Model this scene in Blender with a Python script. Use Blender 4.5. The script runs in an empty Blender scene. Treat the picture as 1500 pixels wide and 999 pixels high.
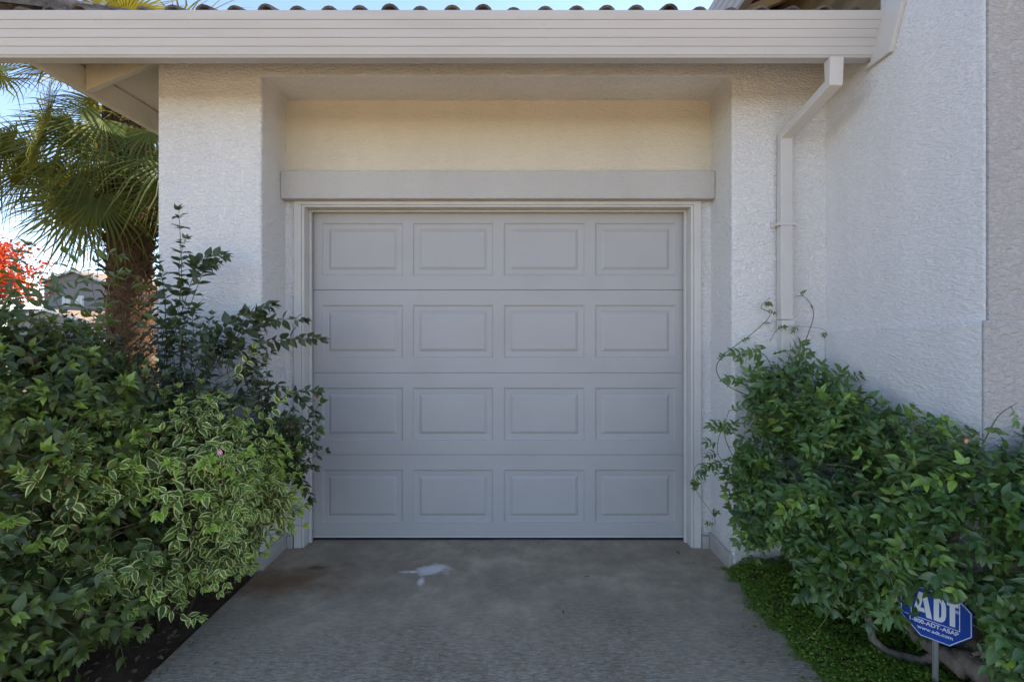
import bpy, math, random
import numpy as np
from mathutils import Vector, Matrix
random.seed(7); RNG = np.random.default_rng(11)
sc = bpy.context.scene
COL = sc.collection
R = math.radians
F = 720.0; CZ = 1.37; PX0 = 750.0; PY0 = 485.0
def at(px, py, Y):
    return np.array([(px-PX0)/F*Y, Y, CZ-(py-PY0)/F*Y])

# ------------------------------------------------------------------ materials
class NT:
    def __init__(s, name):
        s.m = bpy.data.materials.new(name); s.m.use_nodes = True
        s.t = s.m.node_tree; s.t.nodes.clear()
        s.out = s.t.nodes.new('ShaderNodeOutputMaterial')
    def n(s, typ, ins=None, **kw):
        nd = s.t.nodes.new(typ)
        for k, v in kw.items(): setattr(nd, k, v)
        if ins:
            for k, v in ins.items():
                sock = nd.inputs[k]
                if isinstance(v, bpy.types.NodeSocket): s.t.links.new(v, sock)
                else: sock.default_value = v
        return nd
    def link(s, a, b): s.t.links.new(a, b)
    def pos(s): return s.n('ShaderNodeNewGeometry').outputs['Position']
    def noise(s, vec, scale, detail=4, rough=.55, dist=0.):
        return s.n('ShaderNodeTexNoise', {'Vector': vec, 'Scale': scale, 'Detail': detail, 'Roughness': rough, 'Distortion': dist}).outputs['Fac']
    def ramp(s, fac, a, b, ca=(0,0,0,1), cb=(1,1,1,1)):
        r = s.n('ShaderNodeValToRGB', {'Fac': fac})
        e = r.color_ramp.elements
        e[0].position = a; e[1].position = b; e[0].color = ca; e[1].color = cb
        return r.outputs['Color']
    def mix(s, fac, a, b, mode='MIX'):
        nd = s.n('ShaderNodeMix', data_type='RGBA', blend_type=mode)
        for k, v in ((0, fac), (6, a), (7, b)):
            if isinstance(v, bpy.types.NodeSocket): s.t.links.new(v, nd.inputs[k])
            else: nd.inputs[k].default_value = v if k == 0 else (tuple(v)+(1,))[:4]
        return nd.outputs[2]
    def math(s, op, a, b=0., c=0.):
        nd = s.n('ShaderNodeMath', operation=op)
        for k, v in enumerate((a, b, c)):
            if isinstance(v, bpy.types.NodeSocket): s.t.links.new(v, nd.inputs[k])
            else: nd.inputs[k].default_value = v
        return nd.outputs[0]
    def mapping(s, vec, scale=(1,1,1), loc=(0,0,0), rot=(0,0,0)):
        return s.n('ShaderNodeMapping', {'Vector': vec, 'Scale': scale, 'Location': loc, 'Rotation': rot}).outputs[0]
    def bump(s, h, strength=.5, dist=.01, normal=None):
        ins = {'Height': h, 'Strength': strength, 'Distance': dist}
        if normal is not None: ins['Normal'] = normal
        return s.n('ShaderNodeBump', ins).outputs[0]
    def principled(s, col, rough=.6, normal=None, spec=.5, metal=0.):
        p = s.n('ShaderNodeBsdfPrincipled')
        for k, v in (('Base Color', col), ('Roughness', rough), ('Specular IOR Level', spec), ('Metallic', metal)):
            if isinstance(v, bpy.types.NodeSocket): s.t.links.new(v, p.inputs[k])
            else: p.inputs[k].default_value = (tuple(v)+(1,))[:4] if k == 'Base Color' else v
        if normal is not None: s.t.links.new(normal, p.inputs['Normal'])
        return p.outputs[0]
    def done(s, shader):
        s.t.links.new(shader, s.out.inputs['Surface']); return s.m

def m_stucco(name, base, scale=1.0, strength=.82, st=(1, 1, 1)):
    t = NT(name); p = t.pos()
    q = t.mapping(p, (1, 1, 1.25))
    warp = t.n('ShaderNodeVectorMath', {0: q, 1: t.n('ShaderNodeVectorMath', {0: t.n('ShaderNodeTexNoise', {'Vector': q, 'Scale': 22*scale, 'Detail': 2}).outputs['Color'], 'Scale': .035}, operation='SCALE').outputs[0]}, operation='ADD').outputs[0]
    a = t.noise(t.mapping(p, (.75*st[0], .75*st[1], 1.45*st[2])), 64*scale, 3, .62, .15)
    a = t.math('ADD', t.math('MULTIPLY', t.ramp(a, .43, .60), .75), t.math('MULTIPLY', t.ramp(t.noise(t.mapping(p, (.6*st[0], .6*st[1], 1.6*st[2])), 30*scale, 2, .5), .56, .63), .5))
    b = t.noise(q, 150*scale, 3, .6)
    c = t.noise(q, 3.0, 3, .5)
    h = t.math('ADD', t.math('MULTIPLY', a, 1.0), t.math('MULTIPLY', b, .35))
    h2 = t.math('ADD', h, t.math('MULTIPLY', c, 2.2))
    stain = t.noise(t.mapping(p, (1.5, 1.5, .35)), 1.6, 5, .6)
    col = t.mix(t.ramp(stain, .35, .75), base, tuple(x*.9 for x in base))
    col = t.mix(t.math('MULTIPLY', t.ramp(b, .25, .5, (1,1,1,1), (0,0,0,1)), .12), col, tuple(x*.6 for x in base))
    # soil splash low on the wall
    z = t.n('ShaderNodeSeparateXYZ', {'Vector': p}).outputs['Z']
    lo = t.math('MULTIPLY', t.ramp(t.math('ADD', z, t.math('MULTIPLY', t.noise(p, 9, 4), .25)), .13, .34, (1,1,1,1), (0,0,0,1)), .45)
    col = t.mix(lo, col, (.25, .2, .15))
    return t.done(t.principled(col, .85, t.bump(h2, strength, .0065), .25))

def m_paint(name, base, rough=.5, dirt=.12, bumpy=.06, streak=(1,1,1), spec=.35):
    t = NT(name); p = t.pos()
    n1 = t.noise(t.mapping(p, streak), 4, 5, .6); n2 = t.noise(p, 90, 3, .6)
    col = t.mix(t.math('MULTIPLY', t.ramp(n1, .45, .8), dirt*2), base, tuple(x*.62 for x in (base[0], base[1]*.97, base[2]*.9)))
    sp = t.ramp(t.noise(p, 38, 2, .5), .70, .76)
    col = t.mix(t.math('MULTIPLY', sp, dirt), col, (.2, .17, .13))
    return t.done(t.principled(col, t.math('ADD', rough-.08, t.math('MULTIPLY', n1, .18)), t.bump(n2, bumpy*3, .002, t.bump(t.noise(t.mapping(p, (1, 1, 1.6)), 2.6, 2, .4), .25, .03)), spec))

def m_leaf(name, dark, mid, young, margin=None, rough=.38, trans=.22, spec=.45, vein=.35, dry=(.16, .09, .03)):
    t = NT(name)
    uv = t.n('ShaderNodeUVMap').outputs[0]
    sx = t.n('ShaderNodeSeparateXYZ', {'Vector': uv})
    u, v = sx.outputs[0], sx.outputs[1]
    rnd = t.n('ShaderNodeAttribute', attribute_name='rnd').outputs['Fac']
    yg = t.n('ShaderNodeAttribute', attribute_name='young').outputs['Fac']
    e = t.math('MULTIPLY', t.math('ABSOLUTE', t.math('SUBTRACT', u, .5)), 2.)
    p = t.pos()
    nz = t.noise(p, 70, 3, .6)
    col = t.mix(rnd, dark, mid)
    col = t.mix(yg, col, young)
    col = t.mix(t.math('MULTIPLY', t.ramp(nz, .35, .7), .35), col, tuple(x*.6 for x in mid))
    # side veins and midrib
    wv = t.math('SINE', t.math('MULTIPLY', t.math('ADD', v, t.math('MULTIPLY', e, -.22)), 46.))
    ve = t.ramp(wv, .80, 1.0)
    mr = t.ramp(e, .03, .10, (1,1,1,1), (0,0,0,1))
    vm = t.math('MAXIMUM', t.math('MULTIPLY', ve, .4), mr)
    col = t.mix(t.math('MULTIPLY', vm, vein), col, tuple(min(1, x*1.9+.03) for x in mid))
    if margin:
        ed = t.math('ADD', e, t.math('MULTIPLY', t.math('SUBTRACT', t.noise(p, 90, 2), .5), .5))
        ed = t.math('ADD', ed, t.math('MULTIPLY', t.math('SUBTRACT', rnd, .5), .18))
        ed = t.ramp(ed, .60, .68)
        col = t.mix(ed, col, t.mix(yg, margin, (.55, .62, .11)))
    dr = t.ramp(rnd, .955, .965)
    col = t.mix(t.math('MULTIPLY', dr, t.ramp(t.math('ADD', v, nz), .7, 1.1)), col, dry)
    bk = t.n('ShaderNodeNewGeometry').outputs['Backfacing']
    col = t.mix(t.math('MULTIPLY', bk, .4), col, tuple(min(1, x*1.3+.02) for x in mid))
    h = t.math('ADD', t.math('MULTIPLY', vm, -1.), t.math('MULTIPLY', nz, .5))
    pr = t.principled(col, t.math('ADD', rough, t.math('MULTIPLY', rnd, .15)), t.bump(h, .35, .0015), spec)
    tr = t.n('ShaderNodeBsdfTranslucent', {'Color': t.mix(.5, col, (young[0]*1.2, young[1]*1.2, young[2]*.8))}).outputs[0]
    mx = t.n('ShaderNodeMixShader', {0: trans, 1: pr, 2: tr}).outputs[0]
    return t.done(mx)

def m_bark(name, a, b, scale=18, stretch=(1,1,.25), rough=.9, bump=.9):
    t = NT(name); p = t.pos()
    n1 = t.noise(t.mapping(p, stretch), scale, 6, .65, .4)
    col = t.mix(t.ramp(n1, .3, .7), a, b)
    return t.done(t.principled(col, rough, t.bump(n1, bump, .012), .2))

M = {}
M['stucco'] = m_stucco('white_stucco', (.78, .76, .735))
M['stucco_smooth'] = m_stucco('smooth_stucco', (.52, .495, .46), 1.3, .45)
M['stucco_bounce'] = m_stucco('bounce_tinted_stucco', (.71, .645, .525), 1.3, .6)  # white stucco with the warm bounce light of the recess mixed into its colour
M['stucco_side'] = m_stucco('side_stucco', (.78, .76, .745), 1.2, .62, (1, .62, 1.05))
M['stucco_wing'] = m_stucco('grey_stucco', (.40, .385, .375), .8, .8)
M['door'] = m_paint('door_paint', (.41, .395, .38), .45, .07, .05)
M['trim'] = m_paint('trim_paint', (.58, .555, .52), .5, .14, .08)
M['gutter'] = m_paint('gutter_enamel', (.50, .485, .475), .38, .12, .03, (.5, 3, 3), .45)
M['eave'] = m_paint('eave_paint', (.66, .56, .41), .6, .16, .12, (1, 1, 1))  # cream paint, its colour warmed further for bounced light under the eave
M['rafter'] = m_paint('rafter_paint', (.62, .56, .44), .6, .3, .12)
M['wood_raw'] = m_bark('bare_sheathing', (.12, .085, .05), (.22, .16, .09), 12, (3, .3, 1), .85, .3)
M['rubber'] = m_paint('black_rubber', (.02, .02, .022), .7, .1, .1)
M['metal'] = None
t = NT('galvanised_metal'); p = t.pos()
M['metal'] = t.done(t.principled(t.mix(t.noise(p, 60, 3), (.30, .30, .31), (.42, .42, .43)), .42, None, .5, .85))

t = NT('clay_tile'); p = t.pos()
n1 = t.noise(p, 14, 5, .7); n2 = t.noise(p, 70, 3, .6)
c = t.mix(t.ramp(n1, .35, .65), (.05, .045, .042), (.14, .118, .10))
c = t.mix(t.math('MULTIPLY', t.ramp(n2, .55, .7), .6), c, (.22, .20, .16))
M['tile'] = t.done(t.principled(c, .85, t.bump(n2, .6, .006), .2))

# driveway concrete
t = NT('broomed_concrete'); p = t.pos()
br = t.noise(t.mapping(p, (5.0, 24, 1)), 3.2, 6, .85)
br2 = t.noise(t.mapping(p, (9, 44, 1)), 3.2, 6, .85)
g1 = t.noise(p, 1.6, 6, .65); g2 = t.noise(p, 8, 5, .7); g3 = t.noise(p, 95, 4, .8)
col = t.mix(t.ramp(g1, .38, .62), (.30, .245, .170), (.47, .39, .275))
col = t.mix(t.math('MULTIPLY', t.ramp(g2, .42, .66), .55), col, (.19, .160, .118))
sxyz = t.n('ShaderNodeSeparateXYZ', {'Vector': p}); X, Y = sxyz.outputs[0], sxyz.outputs[1]
near = t.ramp(t.math('MULTIPLY', t.math('ADD', Y, t.math('MULTIPLY', t.math('SUBTRACT', g1, .5), .9)), .2), .41, .53, (1,1,1,1), (.12,.12,.12,1))
worn = t.math('MULTIPLY', near, t.math('MULTIPLY', t.ramp(br, .42, .58), .72))
col = t.mix(worn, col, (.135, .112, .082))
pale = t.math('MULTIPLY', t.math('MULTIPLY', near, t.ramp(t.math('ADD', t.math('MULTIPLY', br2, .75), t.math('MULTIPLY', g2, .25)), .50, .56)), .62)
col = t.mix(pale, col, (.58, .50, .38))
sand = t.ramp(g3, .60, .72); col = t.mix(t.math('MULTIPLY', sand, .6), col, (.42, .375, .30))
def blob(cx, cy, rx, ry, nsc, namp, lo, hi):
    dx = t.math('DIVIDE', t.math('SUBTRACT', X, cx), rx); dy = t.math('DIVIDE', t.math('SUBTRACT', Y, cy), ry)
    d = t.math('SQRT', t.math('ADD', t.math('MULTIPLY', dx, dx), t.math('MULTIPLY', dy, dy)))
    d = t.math('ADD', d, t.math('MULTIPLY', t.math('SUBTRACT', t.noise(p, nsc, 4, .6), .5), namp))
    return t.ramp(d, lo, hi, (1,1,1,1), (0,0,0,1))
rust = blob(-1.24, 2.70, .42, .24, 5, 1.7, .2, 1.0)
col = t.mix(t.math('MULTIPLY', rust, .72), col, (.17, .066, .02))
col = t.mix(t.math('MULTIPLY', blob(-1.13, 2.85, .06, .03, 20, .8, .4, 1.0), .6), col, (.05, .03, .02))
spl = blob(-.455, 2.83, .125, .085, 13, 1.9, .45, .95)
spl2 = blob(-.57, 2.80, .10, .020, 18, 1.0, .3, .95)
spl3 = blob(-.50, 2.69, .028, .06, 18, 1.1, .3, .95)
sp = t.math('MAXIMUM', t.math('MAXIMUM', spl, spl2), spl3)
sp = t.math('MULTIPLY', sp, t.ramp(t.noise(p, 26, 4, .7), .30, .50, (.55,.55,.55,1), (.95,.95,.95,1)))
col = t.mix(sp, col, (.70, .665, .62))
for (cx, cy, rx, ry) in ((-.285, 2.99, .012, .006), (.25, 2.4, .006, .02), (1.03, 3.05, .010, .035), (.42, 2.75, .018, .006)):
    col = t.mix(t.math('MULTIPLY', blob(cx, cy, rx, ry, 40, .8, .6, .95), .7), col, (.45, .43, .42) if cx < 0 and cy > 2.9 else (.03, .028, .025))
h = t.math('ADD', t.math('MULTIPLY', t.math('MULTIPLY', br, near), 1.), t.math('MULTIPLY', g3, .35))
M['concrete'] = t.done(t.principled(col, .82, t.bump(h, .7, .006), .3))

t = NT('bare_soil'); p = t.pos()
n1 = t.noise(p, 6, 6, .7); n2 = t.noise(p, 60, 4, .7)
c = t.mix(t.ramp(n1, .3, .7), (.06, .037, .022), (.13, .083, .052))
c = t.mix(t.ramp(n2, .62, .75), c, (.15, .11, .075))
far = t.ramp(t.math('MULTIPLY', t.n('ShaderNodeVectorMath', {0: p}, operation='LENGTH').outputs['Value'], .1), .45, .8)
c = t.mix(far, c, t.mix(t.noise(p, .4, 5), (.14, .12, .06), (.10, .10, .045)))
M['soil'] = t.done(t.principled(c, .95, t.bump(n2, .9, .02), .2))
t = NT('asphalt'); p = t.pos()
M['asphalt'] = t.done(t.principled(t.mix(t.noise(p, 80, 3), (.045, .045, .047), (.07, .07, .07)), .9, None, .3))
t = NT('sidewalk_bounce_concrete'); p = t.pos()
M['pale_concrete'] = t.done(t.principled(t.mix(t.noise(p, 3, 5), (.58, .43, .25), (.68, .52, .32)), .9, None, .3))  # sidewalk and bounce slab: warm tan so sunlit paving throws ochre light back

M['leaf_dark'] = m_leaf('dark_olive_leaf', (.030, .046, .014), (.110, .145, .034), (.30, .42, .05), None, .33, .25, .6)
M['leaf_var'] = m_leaf('variegated_leaf', (.040, .090, .020), (.115, .20, .034), (.24, .44, .045), (.82, .78, .30), .36, .28, .5)
M['leaf_privet'] = m_leaf('privet_leaf', (.026, .042, .014), (.058, .082, .026), (.14, .21, .035), None, .3, .2, .6)
M['leaf_vine'] = m_leaf('trumpet_vine_leaf', (.018, .055, .018), (.085, .165, .032), (.26, .42, .05), None, .26, .2, .6, .3)
M['leaf_tiny'] = m_leaf('ground_cover_leaf', (.065, .13, .016), (.15, .26, .032), (.28, .42, .055), None, .5, .25, .3, .1)
M['leaf_palm'] = m_leaf('palm_leaf', (.020, .044, .010), (.070, .112, .020), (.36, .27, .04), None, .5, .38, .22, .2, (.22, .14, .05))
M['leaf_palm_old'] = m_leaf('old_palm_leaf', (.10, .085, .022), (.17, .13, .035), (.25, .17, .05), None, .5, .34, .3, .2, (.28, .17, .06))
M['leaf_maple'] = m_leaf('red_maple_leaf', (.30, .014, .008), (.46, .035, .012), (.62, .12, .025), None, .5, .5, .3, .1)
M['stem'] = m_bark('green_stem', (.045, .045, .018), (.11, .09, .045), 40)
M['stem_tan'] = m_bark('tan_stem', (.16, .11, .06), (.26, .19, .11), 40)
M['vine_stem'] = m_bark('vine_stem', (.05, .07, .02), (.16, .17, .06), 40)
M['bark'] = m_bark('grey_bark', (.10, .075, .055), (.27, .22, .175), 22)
M['bark_dark'] = m_bark('dark_bark', (.04, .03, .025), (.10, .08, .065), 22)
M['palm_fibre'] = m_bark('palm_fibre', (.035, .020, .011), (.17, .095, .048), 26, (2.5, 2.5, .6), .95, 1.0)
M['petal_pink'] = m_paint('pink_petal', (.75, .28, .45), .6, 0, 0)
M['petal_orange'] = m_paint('orange_petal', (.60, .24, .14), .6, 0, 0)
M['sign_blue'] = m_paint('sign_blue', (.008, .06, .33), .32, .03, .01)
M['sign_white'] = m_paint('sign_white', (.74, .75, .78), .4, .03, .01)
M['far_wall'] = m_paint('far_grey_wall', (.20, .19, .19), .8, .05, .1)
M['far_cream'] = m_paint('far_cream_wall', (.27, .24, .20), .8, .05, .1)
M['far_white'] = m_paint('far_white_trim', (.62, .61, .60), .6, .05, .05)
t = NT('far_roof'); p = t.pos()
w = t.math('SINE', t.math('MULTIPLY', t.n('ShaderNodeSeparateXYZ', {'Vector': p}).outputs['Z'], 36.))
c = t.mix(t.noise(p, 3, 4), (.20, .145, .105), (.33, .25, .19)); c = t.mix(t.ramp(w, .55, .95), c, (.10, .075, .06))
M['far_roof'] = t.done(t.principled(c, .9, None, .2))
t = NT('far_glass')
M['far_glass'] = t.done(t.principled((.25, .29, .33), .12, None, .8))

# ------------------------------------------------------------------ helpers
def tag(o, label=None, cat=None, group=None, kind=None):
    if label: o['label'] = label
    if cat: o['category'] = cat
    if group: o['group'] = group
    if kind: o['kind'] = kind
    return o
def empty(name, loc, label, cat, group=None):
    o = bpy.data.objects.new(name, None); COL.objects.link(o); o.location = loc
    o.empty_display_size = .2
    return tag(o, label, cat, group)
def link(name, me, mat, parent=None):
    me.materials.append(mat)
    o = bpy.data.objects.new(name, me); COL.objects.link(o)
    if parent is not None:
        o.parent = parent
        w = Vector((0, 0, 0)); q = parent
        while q is not None: w = w + q.location; q = q.parent
        o.matrix_parent_inverse = Matrix.Identity(4); o.location = -w    # geometry is authored in world space
    return o
class MB:
    def __init__(s): s.v = []; s.f = []; s.sm = []
    def add(s, vs, fs, smooth=False):
        b = len(s.v); s.v += [tuple(map(float, x)) for x in vs]
        s.f += [tuple(i+b for i in f) for f in fs]; s.sm += [smooth]*len(fs)
    def box(s, x0, x1, y0, y1, z0, z1):
        s.add([(x0,y0,z0),(x1,y0,z0),(x1,y1,z0),(x0,y1,z0),(x0,y0,z1),(x1,y0,z1),(x1,y1,z1),(x0,y1,z1)],
              [(3,2,1,0),(4,5,6,7),(0,1,5,4),(1,2,6,5),(2,3,7,6),(3,0,4,7)])
    def prism(s, pts, vec):          # polygon (3D points) extruded along vec
        n = len(pts); pts = [np.array(p, float) for p in pts]; vec = np.array(vec, float)
        s.add(list(pts)+[p+vec for p in pts], [tuple(range(n))[::-1], tuple(range(n, 2*n))]+[(i, (i+1)%n, (i+1)%n+n, i+n) for i in range(n)])
    def tube(s, pts, rad, k=6, cap=True, smooth=True):
        pts = [np.array(p, float) for p in pts]; n = len(pts)
        if np.isscalar(rad): rad = [rad]*n
        vs = []; prev = None
        for i in range(n):
            d = pts[min(i+1, n-1)]-pts[max(i-1, 0)]; d /= np.linalg.norm(d)+1e-9
            if prev is None:
                a = np.array([0,0,1.]) if abs(d[2]) < .9 else np.array([1.,0,0]); u = np.cross(d, a)
            else: u = prev - d*np.dot(prev, d)
            u /= np.linalg.norm(u)+1e-9; prev = u; w = np.cross(d, u)
            for j in range(k):
                an = 2*math.pi*j/k; vs.append(pts[i]+rad[i]*(math.cos(an)*u+math.sin(an)*w))
        fs = [(i*k+j, i*k+(j+1)%k, (i+1)*k+(j+1)%k, (i+1)*k+j) for i in range(n-1) for j in range(k)]
        if cap: fs += [tuple(range(k))[::-1], tuple((n-1)*k+j for j in range(k))]
        s.add(vs, fs, smooth)
    def build(s, name, mat, parent=None, bevel=0, seg=2, fix=True):
        me = bpy.data.meshes.new(name); me.from_pydata(s.v, [], s.f); me.update()
        me.polygons.foreach_set('use_smooth', s.sm)
        if fix:
            import bmesh
            bm = bmesh.new(); bm.from_mesh(me); bmesh.ops.recalc_face_normals(bm, faces=bm.faces); bm.to_mesh(me); bm.free()
        o = link(name, me, mat, parent)
        if bevel:
            b = o.modifiers.new('bevel', 'BEVEL'); b.width = bevel; b.segments = seg; b.limit_method = 'ANGLE'; b.angle_limit = R(35)
            b.harden_normals = False
        return o

def nrm(a): return a/(np.linalg.norm(a, axis=-1, keepdims=True)+1e-9)
PROF = {'ovate': ([0,.14,.32,.55,.78,1.], [.06,.70,1.,.88,.48,.015]),
        'lance': ([0,.15,.35,.6,.82,1.], [.06,.62,1.,.82,.40,.01]),
        'round': ([0,.18,.45,.72,.9,1.], [.25,.80,1.,.82,.5,.2])}
def leaf_mesh(name, B, A, N, L, W, fold, droop, rnd, young, prof='ovate', wavy=0.):
    """every leaf is a small folded, drooping blade of 5 x 2 faces"""
    B, A, N = map(lambda q: np.asarray(q, float), (B, A, N)); n = len(B)
    L, W, fold, droop = map(lambda q: np.asarray(q, float), (L, W, fold, droop))
    A = nrm(A); N = nrm(N - A*np.sum(N*A, 1, keepdims=True)); S = np.cross(A, N)
    ss, ws = map(np.array, PROF[prof]); k = len(ss)
    V = np.zeros((n, k, 3, 3))
    wob = RNG.normal(0, 1, (n, k, 2))*wavy
    for i in range(k):
        mid = B + A*(L*(ss[i]-.18*np.abs(droop)*ss[i]**2))[:,None] - N*(droop*L*ss[i]**2)[:,None]
        hw = W*ws[i]*.5
        up = fold*hw
        V[:, i, 0] = mid - S*hw[:,None] + N*(up+wob[:,i,0]*hw)[:,None]
        V[:, i, 1] = mid
        V[:, i, 2] = mid + S*hw[:,None] + N*(up+wob[:,i,1]*hw)[:,None]
    V = V.reshape(-1, 3)
    q = []
    for i in range(k-1):
        for j in range(2):
            q.append((i*3+j, i*3+j+1, (i+1)*3+j+1, (i+1)*3+j))
    q = np.array(q); m = len(q)
    I = (q[None] + (np.arange(n)*k*3)[:,None,None]).reshape(-1)
    uvp = np.array([[u, s_] for s_ in ss for u in (0., .5, 1.)])
    return raw_mesh(name, V, I, np.full(n*m, 4), np.tile(uvp, (n,1)), np.repeat(rnd, k*3), np.repeat(young, k*3))
def raw_mesh(name, V, I, tot, uvp, rnd, young, smooth=True):
    me = bpy.data.meshes.new(name)
    me.vertices.add(len(V)); me.vertices.foreach_set('co', np.ascontiguousarray(V, np.float32).ravel())
    me.loops.add(len(I)); me.loops.foreach_set('vertex_index', np.ascontiguousarray(I, np.int32))
    me.polygons.add(len(tot)); st = np.concatenate([[0], np.cumsum(tot)[:-1]])
    me.polygons.foreach_set('loop_start', st.astype(np.int32))
    me.update(calc_edges=True)
    uv = me.uv_layers.new(name='UVMap'); uv.data.foreach_set('uv', np.ascontiguousarray(uvp[I], np.float32).ravel())
    for nm, a in (('rnd', rnd), ('young', young)):
        at_ = me.attributes.new(nm, 'FLOAT', 'POINT'); at_.data.foreach_set('value', np.ascontiguousarray(a, np.float32))
    me.polygons.foreach_set('use_smooth', np.full(len(tot), smooth)); me.validate(); return me

class Plant:
    def __init__(s, bad=None):
        s.B=[]; s.A=[]; s.N=[]; s.L=[]; s.W=[]; s.fo=[]; s.dr=[]; s.rn=[]; s.yg=[]; s.stem=MB(); s.bad = bad
    def leaf(s, b, a, n, L, W, fold, droop, rn, yg):
        a = a/(np.linalg.norm(a)+1e-9)
        if s.bad and (s.bad(b) or s.bad(b+a*L)): return
        s.B.append(b); s.A.append(a); s.N.append(n); s.L.append(L); s.W.append(W); s.fo.append(fold); s.dr.append(droop); s.rn.append(rn); s.yg.append(yg)
    def path(s, p, d, length, n, droop=.0, wig=.12, up=0.):
        pts = [np.array(p, float)]; d = np.array(d, float); d /= np.linalg.norm(d)
        for i in range(n):
            d = d + RNG.normal(0, wig, 3)*.5 + np.array([0,0,up-droop])/n; d /= np.linalg.norm(d)
            pts.append(pts[-1]+d*length/n)
        return pts
    def shoot(s, pts, ll, ratio, rs=.0022, start=.2, tipyoung=.5, ang=58, face=(0,-.55,1.), outn=None, pairs=True, rosette=True, shrink=.55, sag=.25, young0=0.):
        n = len(pts)-1; rot = RNG.uniform(0, 6.28); sv = RNG.random()
        tipyoung = tipyoung*(2.4 if RNG.random() < .2 else .55)
        keep = [p for p in pts if not (s.bad and s.bad(p))]
        if len(keep) > 1 and len(keep) == len(pts): s.stem.tube(pts, [rs*(1-.6*i/n) for i in range(n+1)], 4, False)
        for i in range(n+1):
            fr = i/n
            if fr < start: continue
            if s.bad and s.bad(pts[i]): return
            d = pts[min(i+1,n)]-pts[max(i-1,0)]; d /= np.linalg.norm(d)+1e-9
            a0 = np.cross(d, [0,0,1.]) if abs(d[2]) < .95 else np.array([1.,0,0]); a0 /= np.linalg.norm(a0); b0 = np.cross(d, a0)
            rot += math.pi/2 + RNG.normal(0,.25)
            last = i == n
            k = (2 if pairs else 1) if not last else (5 if rosette else 3)
            for j in range(k):
                th = rot + j*2*math.pi/k + RNG.normal(0,.2)
                rad = math.cos(th)*a0+math.sin(th)*b0
                an = R(ang*(.55 if last else 1.)+RNG.normal(0,9))
                ax = math.cos(an)*d+math.sin(an)*rad; ax[2] -= sag*RNG.uniform(.3,1.2)*(0.3 if last else 1)
                nn = np.array(face)*1. + RNG.normal(0,.38,3) + (0 if outn is None else outn*.5)
                sz = ll*(1-(1-shrink)*max(0,fr-.45)/.55)*RNG.uniform(.75,1.15)*(1. if fr > .1 else .8)
                yg = young0 + tipyoung*max(0, fr-.55)/.45*RNG.uniform(.5,1.1)
                s.leaf(pts[i]+rad*rs, ax, nn, sz, sz*ratio*RNG.uniform(.85,1.15), RNG.uniform(.12,.55), RNG.uniform(.0,.38), min(1,max(0,.55*sv+.45*RNG.random())) if RNG.random() > .02 else .98, min(1,yg))
    def pinnate(s, p, d, length, pairs, ll, ratio, face, yg=0., rs=.0011):
        pts = s.path(p, d, length, pairs+1, .25, .1); 
        if s.bad and any(s.bad(q) for q in pts): return
        s.stem.tube(pts, [rs]*len(pts), 4, False)
        nn = np.array(face)+RNG.normal(0,.3,3); sv = RNG.uniform(0,.8)
        for i in range(1, len(pts)):
            dd = pts[i]-pts[i-1]; dd /= np.linalg.norm(dd); side = np.cross(dd, nn); side /= np.linalg.norm(side)+1e-9
            for sg in ((-1,1) if i < len(pts)-1 else (-1,0,1)):
                ax = dd*(.5 if sg else 1.)+side*sg*.85; ax[2] -= .12*RNG.random()
                sz = ll*RNG.uniform(.78,1.15)*(1.15 if sg == 0 else 1.)
                s.leaf(pts[i], ax, nn+RNG.normal(0,.42,3), sz, sz*ratio*RNG.uniform(.85,1.15), RNG.uniform(.1,.45), RNG.uniform(.05,.4), min(1,sv+.2*RNG.random()), min(1,max(0,yg*RNG.uniform(.6,1.2))))
    def build_leaves(s, name, mat, parent, prof='ovate', wavy=.06):
        me = leaf_mesh(name, s.B, s.A, s.N, s.L, s.W, s.fo, s.dr, np.array(s.rn), np.array(s.yg), prof, wavy)
        return link(name, me, mat, parent)

def surf_points(ells, n, lo=.6, zmin=.06, gap=-.30):
    """points in the outer shell of a union of ellipsoids, with outward direction"""
    ws = np.array([(r[0]*r[1]+r[1]*r[2]+r[0]*r[2]) for c, r in ells]); ws /= ws.sum(); out = []
    while len(out) < n:
        k = RNG.choice(len(ells), p=ws); c, r = map(np.array, ells[k])
        u = nrm(RNG.normal(0,1,3)); rho = lo+(1-lo)*RNG.random()**.6
        p = c+r*u*rho
        if p[2] < zmin: continue
        if any(i != k and np.sum(((p-np.array(c2))/np.array(r2))**2) < .55 for i,(c2,r2) in enumerate(ells)): continue
        o = nrm(u/r)
        if math.sin(p[0]*11+1.3)*math.sin(p[1]*13+.4)+math.sin(p[2]*12+p[0]*6)*.8 < gap and rho > .72: continue
        if o[1] > .55 and RNG.random() < .6: continue
        out.append((p, o, rho))
    return out

# ------------------------------------------------------------------ ground, driveway, street
mb = MB(); mb.add([(-900,-900,-.06),(900,-900,-.06),(900,900,-.06),(-900,900,-.06)], [(0,1,2,3)])
tag(mb.build('ground', M['soil']), kind='structure')
DXL, DXR = -1.45, 1.275
mb = MB()
mb.box(DXL, DXR, -1.2, 3.60, -.12, 0); 
tag(mb.build('driveway', M['concrete'], None, .008), kind='structure')
mb = MB(); mb.box(-14, 14, -8.5, -1.214, -.12, -.002)  # unseen slab added to bounce warm sunlight onto the house front
tag(mb.build('bounce_slab', M['pale_concrete']), kind='structure')
mb = MB(); mb.box(-60, 60, -10.2, -8.515, -.1, 0)
tag(mb.build('sidewalk', M['pale_concrete']), kind='structure')
mb = MB(); mb.box(-300, 300, -20, -10.22, -.14, -.045)
tag(mb.build('road', M['asphalt']), kind='structure')

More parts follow.
